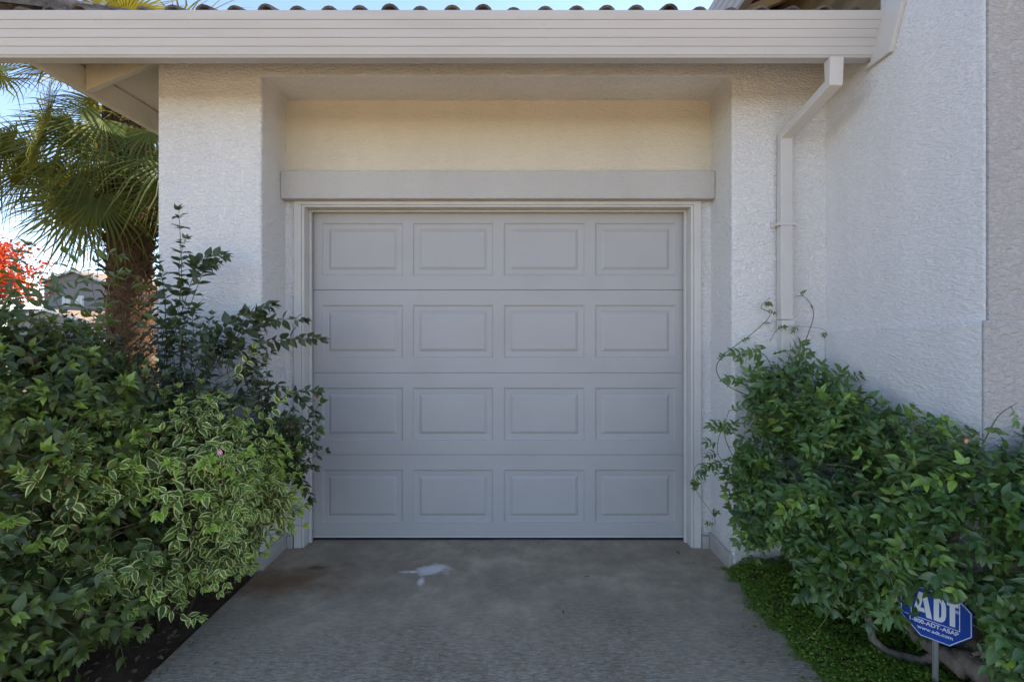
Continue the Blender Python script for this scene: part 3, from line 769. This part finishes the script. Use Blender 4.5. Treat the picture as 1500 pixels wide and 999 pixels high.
for p, o, rho in surf_points(ED, 4300, .5, .06, -.42):
    if o[2] < -.75 and RNG.random() < .5: continue
    d = nrm(o*.9+np.array([-.05,-.15,.15])+RNG.normal(0,.45,3)); L = RNG.uniform(.09,.16)
    yg = .95*RNG.random() if (RNG.random() < .26 and rho > .82) else .12*RNG.random()
    pl.pinnate(p-d*L*.6, d, L, 2, RNG.uniform(.030,.052), .45, nrm(o*.7+np.array([0,-.45,.85])), yg)
def climber(pix, r=.0022, leaves=6, ll=.04, every=1):
    K = [at(*q) for q in pix]; n_ = 8*(len(K)-1); pts = []
    for i in range(n_+1):
        t_ = i/n_*(len(K)-1); k_ = min(int(t_), len(K)-2); f_ = t_-k_
        p0, p1, p2, p3 = K[max(k_-1,0)], K[k_], K[k_+1], K[min(k_+2,len(K)-1)]
        pts.append(.5*((2*p1)+(-p0+p2)*f_+(2*p0-5*p1+4*p2-p3)*f_**2+(-p0+3*p1-3*p2+p3)*f_**3))
    pl.stem.tube(pts, [r*(1-.55*i/n_) for i in range(n_+1)], 5, False)
    for i in range(leaves):
        p = pts[int((i+.7)/leaves*n_*.98)]
        d = nrm(RNG.normal(0,1,3)*(1,.4,.8)+np.array([0,-.3,-.1]))
        pl.pinnate(p, d, ll*1.5, 2, ll*RNG.uniform(.6,1.1), .42, (0,-.8,.6), .1)
climber([(1150,600,2.7),(1075,570,2.72),(1050,545,2.74),(1060,520,2.76),(1100,490,2.77),(1128,462,2.78),(1115,450,2.78),(1128,436,2.78)], .003, 7, .026)
climber([(1160,560,2.7),(1180,500,2.72),(1192,460,2.73),(1180,436,2.72),(1165,434,2.72)], .0028, 3, .02)
climber([(1128,500,2.76),(1140,482,2.74),(1165,478,2.73),(1205,482,2.73),(1212,492,2.74)], .0016, 3, .025)
climber([(1090,620,2.6),(1060,625,2.6),(1052,665,2.6),(1080,690,2.6)], .0022, 8, .04)
climber([(1110,690,2.5),(1060,680,2.55),(1020,682,2.6),(1015,720,2.6)], .0022, 7, .034)
climber([(1020,690,2.6),(1018,715,2.62),(1045,755,2.62),(1048,770,2.62)], .0018, 4, .024)
climber([(1440,650,1.6),(1462,610,1.6),(1490,590,1.6)], .0022, 2, .03)
climber([(1340,640,1.75),(1335,610,1.75),(1338,588,1.75)], .0016, 2, .03)
climber([(1290,820,1.72),(1306,850,1.66),(1312,885,1.64),(1308,912,1.64)], .002, 9, .040)
climber([(1250,800,1.95),(1235,860,1.90),(1190,930,1.86),(1145,942,1.86)], .0022, 0)
climber([(1210,680,2.0),(1260,690,1.9),(1275,740,1.9)], .002, 1, .03)
for q in [((1165,580,2.6),(1155,530,2.62),(1165,502,2.64)), ((1200,600,2.5),(1215,560,2.5),(1238,552,2.5)), ((1120,600,2.6),(1100,580,2.6),(1090,555,2.62)), ((1140,560,2.65),(1120,520,2.68),(1095,515,2.68)), ((1090,700,2.5),(1062,640,2.55),(1068,600,2.6)), ((1220,600,2.4),(1180,540,2.6),(1150,515,2.66))]:
    climber(q, .0025, 7, .052)
woody = MB()
woody.tube([at(1455,1010,1.72), at(1440,985,1.75), at(1418,968,1.80), at(1392,955,1.90), at(1350,968,1.95), at(1300,955,2.0), at(1278,935,2.02), at(1272,905,2.06), (1.50,2.2,.45)], [.04,.045,.042,.026,.018,.017,.016,.015,.010], 8)
woody.tube([at(1418,972,1.80), at(1435,940,1.86), at(1425,905,1.95), (1.72,2.05,.6), (1.6,2.3,.9)], [.035,.03,.025,.02,.012], 8)
woody.tube([at(1415,985,1.78), at(1385,958,1.86), at(1345,935,1.98), at(1330,905,2.05), (1.62,2.2,.5)], [.03,.03,.026,.02,.012], 8)
woody.tube([at(1442,965,1.74), at(1462,962,1.70), at(1440,955,1.68), at(1425,958,1.68)], [.012,.010,.008,.005], 6)
woody.tube([at(1440,860,1.8), at(1470,835,1.75), at(1500,815,1.72)], [.014,.013,.010], 6)
woody.tube([(1.55,2.45,-.05), (1.5,2.5,.4), (1.52,2.6,.9)], [.02,.016,.008], 6)
woody.tube([(1.72,2.0,-.05), (1.70,1.98,.3), (1.72,1.9,.6)], [.03,.024,.012], 6)
woody.build('trunk', M['bark'], vine, fix=False)
pl.build_leaves('foliage', M['leaf_vine'], vine, 'ovate', .05)
pl.stem.build('stems', M['vine_stem'], vine, fix=False)
mb = MB(); fc = at(1413,645,1.56)
for k_ in range(5):
    a_ = k_*1.256; d_ = np.array([math.cos(a_)*.8, -.8, math.sin(a_)]); s_ = np.array([-math.sin(a_),0,math.cos(a_)])
    mb.add([fc, fc+d_*.005+s_*.004, fc+d_*.009, fc+d_*.005-s_*.004], [(0,1,2,3)])
mb.build('flower', M['petal_orange'], vine, fix=False)
print('vine leaves', len(pl.B))

# ------------------------------------------------------------------ ground cover on the right
def gc_edge(y): return DXR-.035 + .010*math.sin(y*7.3)+.010*math.sin(y*17+1)+.008*math.sin(y*41)
def gc_h(x, y):
    e = min(1., max(0., (x-gc_edge(y)+.02)/.12))
    return (.02+.05*e+.02*math.sin(x*9+1)*math.sin(y*8)+.015*math.sin(x*23)*math.sin(y*19+2))*e**.5+.03*e*max(0,(y-2.2))
B=[];A=[];N=[];L=[];W=[];fo=[];dr=[];rn=[];yg=[]
for _ in range(34000):
    y = RNG.uniform(1.15, 2.82); x = gc_edge(y)-.02+RNG.random()**1.1*(.62)
    if x > XW-.03: continue
    z = gc_h(x, y)*RNG.uniform(.55,1.05)+.004
    B.append((x,y,z)); a_ = RNG.uniform(0,6.28); A.append((math.cos(a_),math.sin(a_),RNG.uniform(-.2,.6))); N.append(RNG.normal(0,.4,3)+(0,-.2,1))
    s_ = RNG.uniform(.006,.014); L.append(s_); W.append(s_*.8); fo.append(.2); dr.append(.2); rn.append(RNG.random()*.9); yg.append(max(0,RNG.normal(.1,.3)))
for _ in range(2600):
    y = RNG.uniform(1.15, 2.85); x = gc_edge(y)-RNG.exponential(.028)*(1 if math.sin(y*31)+math.sin(y*13+2) > .2 else .35); z = .006
    B.append((x,y,z)); a_ = RNG.uniform(0,6.28); A.append((math.cos(a_),math.sin(a_),.2)); N.append(RNG.normal(0,.4,3)+(0,-.2,1)); s_ = RNG.uniform(.006,.012)
    L.append(s_); W.append(s_*.8); fo.append(.2); dr.append(.2); rn.append(RNG.random()); yg.append(max(0,RNG.normal(.1,.3)))
me = leaf_mesh('ground_cover', B,A,N,L,W,fo,dr,np.array(rn),np.clip(yg,0,1),'round')
gc = link('ground_cover', me, M['leaf_tiny'])
tag(gc, 'low bright green ground cover creeping along the right edge of the driveway', 'ground cover', kind='stuff')
mb = MB(); nx, ny = 14, 40; vs = []
for j_ in range(ny+1):
    y = 1.0+1.85*j_/ny
    for i_ in range(nx+1):
        x = gc_edge(y)+.012+(.6)*i_/nx; vs.append((x,y,max(-.05,gc_h(x,y)*.55)))
mb.add(vs, [(j_*(nx+1)+i_, j_*(nx+1)+i_+1, (j_+1)*(nx+1)+i_+1, (j_+1)*(nx+1)+i_) for j_ in range(ny) for i_ in range(nx)], True)
tag(mb.build('planting_bed', M['soil'], fix=False), kind='structure')
# left bed soil, a little mounded, with bark crumbs
mb = MB(); vs = []; nx, ny = 16, 30
for j_ in range(ny+1):
    y = .8+2.02*j_/ny
    for i_ in range(nx+1):
        x = DXL-.004-1.6*i_/nx; vs.append((x,y,-.035+.05*min(1,i_/4)+.012*math.sin(x*31)*math.sin(y*27)+RNG.normal(0,.003)))
mb.add(vs, [(j_*(nx+1)+i_, (j_+1)*(nx+1)+i_, (j_+1)*(nx+1)+i_+1, j_*(nx+1)+i_+1) for j_ in range(ny) for i_ in range(nx)], True)
tag(mb.build('soil_bed', M['soil'], fix=False), kind='structure')
# fallen dry leaves on the soil
B=[];A=[];N=[];L=[];rn=[]
for q_ in range(230):
    if q_ < 150: b_ = (RNG.uniform(-1.95,DXL), RNG.uniform(1.5,2.75), .018)
    elif q_ < 195: b_ = (DXL+RNG.exponential(.07), RNG.uniform(1.8,3.0), .004)
    elif q_ < 222: b_ = (DXR-.02-RNG.exponential(.05), RNG.uniform(1.7,3.0), .004)
    else: b_ = (RNG.uniform(-1,1), YD-.02-RNG.exponential(.08), .004)
    B.append(b_); a_ = RNG.uniform(0,6.28); A.append((math.cos(a_),math.sin(a_),.1)); N.append(RNG.normal(0,.3,3)+(0,0,1)); L.append(RNG.uniform(.018,.042) if q_ < 150 else RNG.uniform(.008,.024)); rn.append(.98)
me = leaf_mesh('leaf_litter', B,A,N,L,np.array(L)*.45,np.full(230,.3),np.full(230,.2),np.array(rn),np.zeros(230),'ovate',.1)
tag(link('leaf_litter', me, M['stem_tan']), 'dry brown fallen leaves on the bare soil beside the driveway', 'leaf litter', kind='stuff')

# ------------------------------------------------------------------ fan palm
PB = np.array([-4.72, 6.0, 0.]); PT = 3.85
palm = empty('palm_tree', (PB[0],PB[1],-.06), 'fan palm with shaggy brown trunk beside the left wall of the house', 'tree')
tr = MB(); k_ = 20; rings = 60; vs = []
for i in range(rings+1):
    z = -.1+(PT+.45)*i/rings; f_ = i/rings
    r = (.205+.045*math.sin(f_*9)*.3+.06*f_)*(1 if f_ < .88 else 1-(f_-.88)*3.5)
    for j_ in range(k_):
        a_ = 2*math.pi*j_/k_; rr = r*(1+.10*math.sin(j_*5+i*2.4)+RNG.normal(0,.06))
        vs.append((PB[0]+.06*math.sin(f_*3)+rr*math.cos(a_), PB[1]+rr*math.sin(a_), z))
tr.add(vs, [(i*k_+j_, i*k_+(j_+1)%k_, (i+1)*k_+(j_+1)%k_, (i+1)*k_+j_) for i in range(rings) for j_ in range(k_)], True)
for i in range(1500):      # loose fibre and old leaf bases
    z = RNG.uniform(.7, PT+.3); a_ = RNG.uniform(0,6.28); f_ = z/(PT+.45); r = .18+.06*f_
    b = np.array([PB[0]+.06*math.sin(f_*3)+r*math.cos(a_), PB[1]+r*math.sin(a_), z]); o = np.array([math.cos(a_),math.sin(a_),0])
    if i % 6 == 0:
        d = nrm(o*.8+np.array([0,0,1.])+RNG.normal(0,.25,3)); l_ = RNG.uniform(.10,.22)
        tr.tube([b-d*.05, b+d*l_*.5, b+d*l_+o*.04], [.022,.014,.006], 4, True, False)
    else:
        d = nrm(o*RNG.uniform(.2,.7)+np.array([0,0,RNG.choice([-1.,.8])])+RNG.normal(0,.4,3)); l_ = RNG.uniform(.06,.22)
        s_ = nrm(np.cross(d,o))*RNG.uniform(.003,.012)
        tr.add([b-s_, b+s_, b+d*l_*.6+s_*.8-o*.0, b+d*l_*.6-s_*.8, b+d*l_+np.array([0,0,-.05])], [(0,1,2,3),(3,2,4)])
tr.build('trunk', M['palm_fibre'], palm, fix=False)
def frond_mesh(name, seed, spread=250, nseg=34, Rl=.78, hang=.35, pet=.75):
    g = np.random.default_rng(seed)
    V=[];I=[];T=[];U=[];rn=[];yg=[]
    def quad(a,b,c,d,ua,ub,uc,ud,r_,y_):
        n0=len(V); V.extend([a,b,c,d]); U.extend([ua,ub,uc,ud]); I.extend([n0,n0+1,n0+2,n0+3]); T.append(4); rn.extend([r_]*4); yg.extend([y_]*4)
    # petiole runs from the origin along +X; blade hub at its end
    hub = np.array([pet,0,-.12*pet])
    pp = [np.array([pet*t_,0,.18*pet*math.sin(t_*math.pi*.8)-.30*pet*t_**2]) for t_ in np.linspace(0,1,7)]; hub = pp[-1]
    for i in range(6):
        w0, w1 = .022*(1-i/9), .022*(1-(i+1)/9)
        for sg in ((0,1,0),(0,0,1)):
            s_=np.array(sg); quad(pp[i]-s_*w0*.5,pp[i]+s_*w0*.5,pp[i+1]+s_*w1*.5,pp[i+1]-s_*w1*.5,(.4,.5),(.6,.5),(.6,.5),(.4,.5),.8,.5)
    fd = nrm(pp[-1]-pp[-2]); sd = np.array([0,1.,0]); nd = np.cross(fd, sd)
    dth = R(spread)/nseg
    for k in range(nseg):
        th = (k-(nseg-1)/2)*dth; ln = Rl*(1-.22*(abs(th)/R(spread/2))**2)*g.uniform(.92,1.05)
        dr_ = hang*g.uniform(.6,1.5); r_ = g.random()*.85; y0 = max(0,g.normal(.1,.2))
        split = g.uniform(.24,.38)
        ts = [0.03,.25,.5,.68,.85,1.]; pts=[]
        for t_ in ts:
            dirv = fd*math.cos(th)+sd*math.sin(th)
            p = hub+dirv*ln*t_+nd*(.10*t_*math.cos(th*.8))*ln
            p = p+np.array([0,0,-dr_*ln*max(0,t_-.35)**2*1.6])+ (0 if t_ < .6 else g.normal(0,.012,3))
            pts.append((p, dirv))
        for i in range(5):
            (p0,d0),(p1,d1)=pts[i],pts[i+1]
            tang = -fd*math.sin(th)+sd*math.cos(th)
            def hw(t_): return (ln*t_*dth*.52 if t_ < split else ln*split*dth*.52*(1-(t_-split)/(1-split))**.8+.0008)
            w0,w1=hw(ts[i]),hw(ts[i+1])
            fl = nd*.35
            yy0, yy1 = min(1,y0+max(0,ts[i]-.75)*2.5*(g.random()<.6)), 0
            quad(p0-tang*w0+fl*w0,p0,p1,p1-tang*w1+fl*w1,(0,ts[i]),(.5,ts[i]),(.5,ts[i+1]),(0,ts[i+1]),r_,yy0)
            quad(p0,p0+tang*w0+fl*w0,p1+tang*w1+fl*w1,p1,(.5,ts[i]),(1,ts[i]),(1,ts[i+1]),(.5,ts[i+1]),r_,yy0)
    return raw_mesh(name, np.array(V), np.array(I), np.array(T), np.array(U), np.array(rn), np.array(yg), False)
fresh = [frond_mesh('frond', s_, 236+16*(s_%3), 38, .76, .22+.14*(s_%4), .98) for s_ in range(6)]
aged = [frond_mesh('frond', 20+s_, 210, 30, .72, .9+.3*s_, .7) for s_ in range(3)]
for m_ in fresh: m_.materials.append(M['leaf_palm'])
for m_ in aged: m_.materials.append(M['leaf_palm_old'])
def frond(me, az, el, h, roll=0., scale=1.):
    o = bpy.data.objects.new('frond', me); COL.objects.link(o); o.parent = palm
    o.location = (.10*math.cos(az)+.06, .10*math.sin(az), h+.06)
    o.rotation_euler = (roll, -el, az); o.scale = (scale,)*3
i = 0
for lay, (n_, el0, h_) in enumerate(((13, 60, PT+.34), (11, 38, PT+.2), (13, 14, PT+.1), (15, -10, PT), (16, -30, PT-.1), (8, -42, PT-.2))):
    for j_ in range(n_):
        az = 2*math.pi*(j_+.5*(lay%2))/n_+RNG.normal(0,.12)
        src = fresh[RNG.integers(0,6)] if lay < 6 else aged[RNG.integers(0,3)]
        frond(src, az, R(el0+RNG.normal(0,7)), h_+RNG.normal(0,.05), RNG.normal(0,.5), RNG.uniform(.82,1.1)); i += 1

# ------------------------------------------------------------------ red maple
mp = empty('maple_tree', (-16.9,15.0,-.06), 'red maple in autumn colour beyond the palm', 'tree')
mb = MB()
tip = np.array([-16.7,15,1.85])
mb.tube([(-16.9,15,-.1),(-16.85,15,1.0),tip], [.16,.13,.10], 8)
B=[];A=[];N=[];L=[];rn=[];yg=[]
for k_ in range(70):
    u = nrm(RNG.normal(0,1,3)); u[2] = abs(u[2])*1.0-.15
    e = tip+np.array([0,0,.9])+u*np.array([2.2,2.0,2.0])*RNG.uniform(.6,1.05)
    m_ = tip+(e-tip)*.5+np.array([0,0,.25])+RNG.normal(0,.1,3)
    mb.tube([tip+RNG.normal(0,.04,3), m_, e], [.035,.02,.006], 4, False)
    for q in range(130):
        t_ = RNG.uniform(.45,1.08); c_ = m_+(e-m_)*max(0,(t_-.5)*2) if t_ > .5 else m_
        B.append(c_+RNG.normal(0,.17,3)*(1,1,.75)); a_ = RNG.uniform(0,6.28); A.append((math.cos(a_),math.sin(a_),-.6+RNG.normal(0,.4))); N.append(RNG.normal(0,.6,3)+(0,-.2,.8))
        L.append(RNG.uniform(.06,.11)); rn.append(RNG.random()*.9); yg.append(max(0,min(1,RNG.normal(.15,.3))))
mb.build('trunk', M['bark_dark'], mp, fix=False)
n_ = len(B)
me = leaf_mesh('crown', B,A,N,L,np.array(L)*.85,np.full(n_,.3),np.full(n_,.3),np.array(rn),np.array(yg),'round',.15)
link('crown', me, M['leaf_maple'], mp)

# ------------------------------------------------------------------ houses across the way
def gable(mbw, mbr, x0, x1, y0, y1, ze, za, ov=.4, th=.15):
    xm = (x0+x1)/2; s_ = (za-ze)/(xm-x0)
    mbw.prism([(x0,y0,-.1),(x1,y0,-.1),(x1,y0,ze),(xm,y0,za),(x0,y0,ze)], (0,y1-y0,0))
    for sg, xe in ((-1,x0-ov),(1,x1+ov)):
        zz = ze-ov*s_+.05
        mbr.prism([(xm,y0-ov,za+.05),(xe,y0-ov,zz),(xe,y0-ov,zz+th),(xm,y0-ov,za+.05+th)], (0,y1-y0+2*ov,0))
nh = empty('grey_house', (-44,53,-.06), 'grey two-storey gabled house with two small white windows, seen beyond the palm', 'house')
w = MB(); r = MB(); gable(w, r, -47.6, -41.2, 50, 60, 6.25, 7.35)
wall = w.build('wall', M['far_wall'], nh); r.build('roof', M['far_roof'], nh)
mb = MB()
for sg, xe in ((-1,-48.0),(1,-40.8)):
    mb.prism([(-44.4,49.56,7.38),(xe,49.56,6.10),(xe,49.56,6.32),(-44.4,49.56,7.60)], (0,.036,0))
mb.build('barge_board', M['far_white'], nh)
for wx in (-45.3, -43.95):
    mb = MB(); mb.box(wx-.42, wx+.42, 49.93, 50.02, 3.85, 4.95); f_ = mb.build('window', M['far_white'], nh)
    mb = MB(); mb.box(wx-.32, wx-.02, 49.90, 49.93, 3.95, 4.85); mb.box(wx+.02, wx+.32, 49.90, 49.93, 3.95, 4.85); mb.build('pane', M['far_glass'], f_)
mb = MB(); mb.prism([(-50,50,3.6),(-50,46,2.6),(-50,46,2.45),(-50,50,3.45)], (9.6,0,0)); mb.build('porch_roof', M['far_roof'], nh)
w = MB(); r = MB(); gable(w, r, -46.5, -39.0, 45.3, 49.9, 2.2, 3.2); 
w.build('garage_wall', M['far_cream'], nh); r.build('garage_roof', M['far_roof'], nh)
mb = MB()
for sg, xe in ((-1,-46.9),(1,-38.6)):
    mb.prism([(-42.75,44.86,3.23),(xe,44.86,2.03),(xe,44.86,2.22),(-42.75,44.86,3.42)], (0,.036,0))
mb.build('garage_barge_board', M['far_white'], nh)
nh = empty('cream_house', (-30,46,-.06), 'cream house with a tan roof glimpsed between the palm trunk and the pier', 'house')
w = MB(); r = MB(); gable(w, r, -33.6, -27.0, 45, 56, 4.3, 5.6)
w.build('wall', M['far_cream'], nh); r.build('roof', M['far_roof'], nh)
mb = MB(); mb.prism([(-30.3,44.56,5.62),(-34.0,44.56,4.17),(-34.0,44.56,4.42),(-30.3,44.56,5.87)], (0,.036,0)); mb.build('barge_board', M['far_white'], nh)
mb = MB(); mb.box(-32.9,-31.7,44.93,45.02,2.6,3.8); f_ = mb.build('window', M['far_white'], nh)
mb = MB(); mb.box(-32.8,-31.8,44.90,44.93,2.7,3.7); mb.build('pane', M['far_glass'], f_)

# ------------------------------------------------------------------ light, sky, camera
EL, AZ = R(41), R(50)           # the sun stands behind the house, to the right
w = bpy.data.worlds.new('World'); sc.world = w; w.use_nodes = True
nt = w.node_tree; bg = nt.nodes['Background']
sky = nt.nodes.new('ShaderNodeTexSky'); sky.sky_type = 'NISHITA'; sky.sun_disc = False
sky.sun_elevation = EL; sky.sun_rotation = AZ; sky.altitude = 1200; sky.air_density = 1.0; sky.dust_density = .15; sky.ozone_density = 1.0
nt.links.new(sky.outputs[0], bg.inputs['Color']); bg.inputs['Strength'].default_value = .135
sl_ = bpy.data.lights.new('sun', 'SUN'); sl_.energy = 5.0; sl_.angle = R(.5); sl_.color = (1, .91, .76)
so = bpy.data.objects.new('sun', sl_); COL.objects.link(so)
sdir = Vector((math.sin(AZ)*math.cos(EL), math.cos(AZ)*math.cos(EL), math.sin(EL)))
so.rotation_euler = sdir.to_track_quat('Z', 'Y').to_euler(); so.location = (4, 12, 12)

cam = bpy.data.cameras.new('camera'); co = bpy.data.objects.new('camera', cam); COL.objects.link(co); sc.camera = co
co.location = (0, 0, CZ); co.rotation_euler = (R(90), 0, 0)
cam.sensor_width = 36; cam.lens = F/1500*36; cam.shift_y = -(499.5-PY0)/1500; cam.clip_start = .05; cam.clip_end = 3000
vs_ = sc.view_settings; vs_.view_transform = 'Standard'; vs_.look = 'None'; vs_.gamma = 1; vs_.use_curve_mapping = False; vs_.exposure = 1.56; vs_.use_white_balance = True; vs_.white_balance_temperature = 6600; vs_.white_balance_tint = 16
sc.cycles.use_denoising = True
sc.cycles.max_bounces = 8; sc.cycles.diffuse_bounces = 5; sc.cycles.sample_clamp_indirect = 8
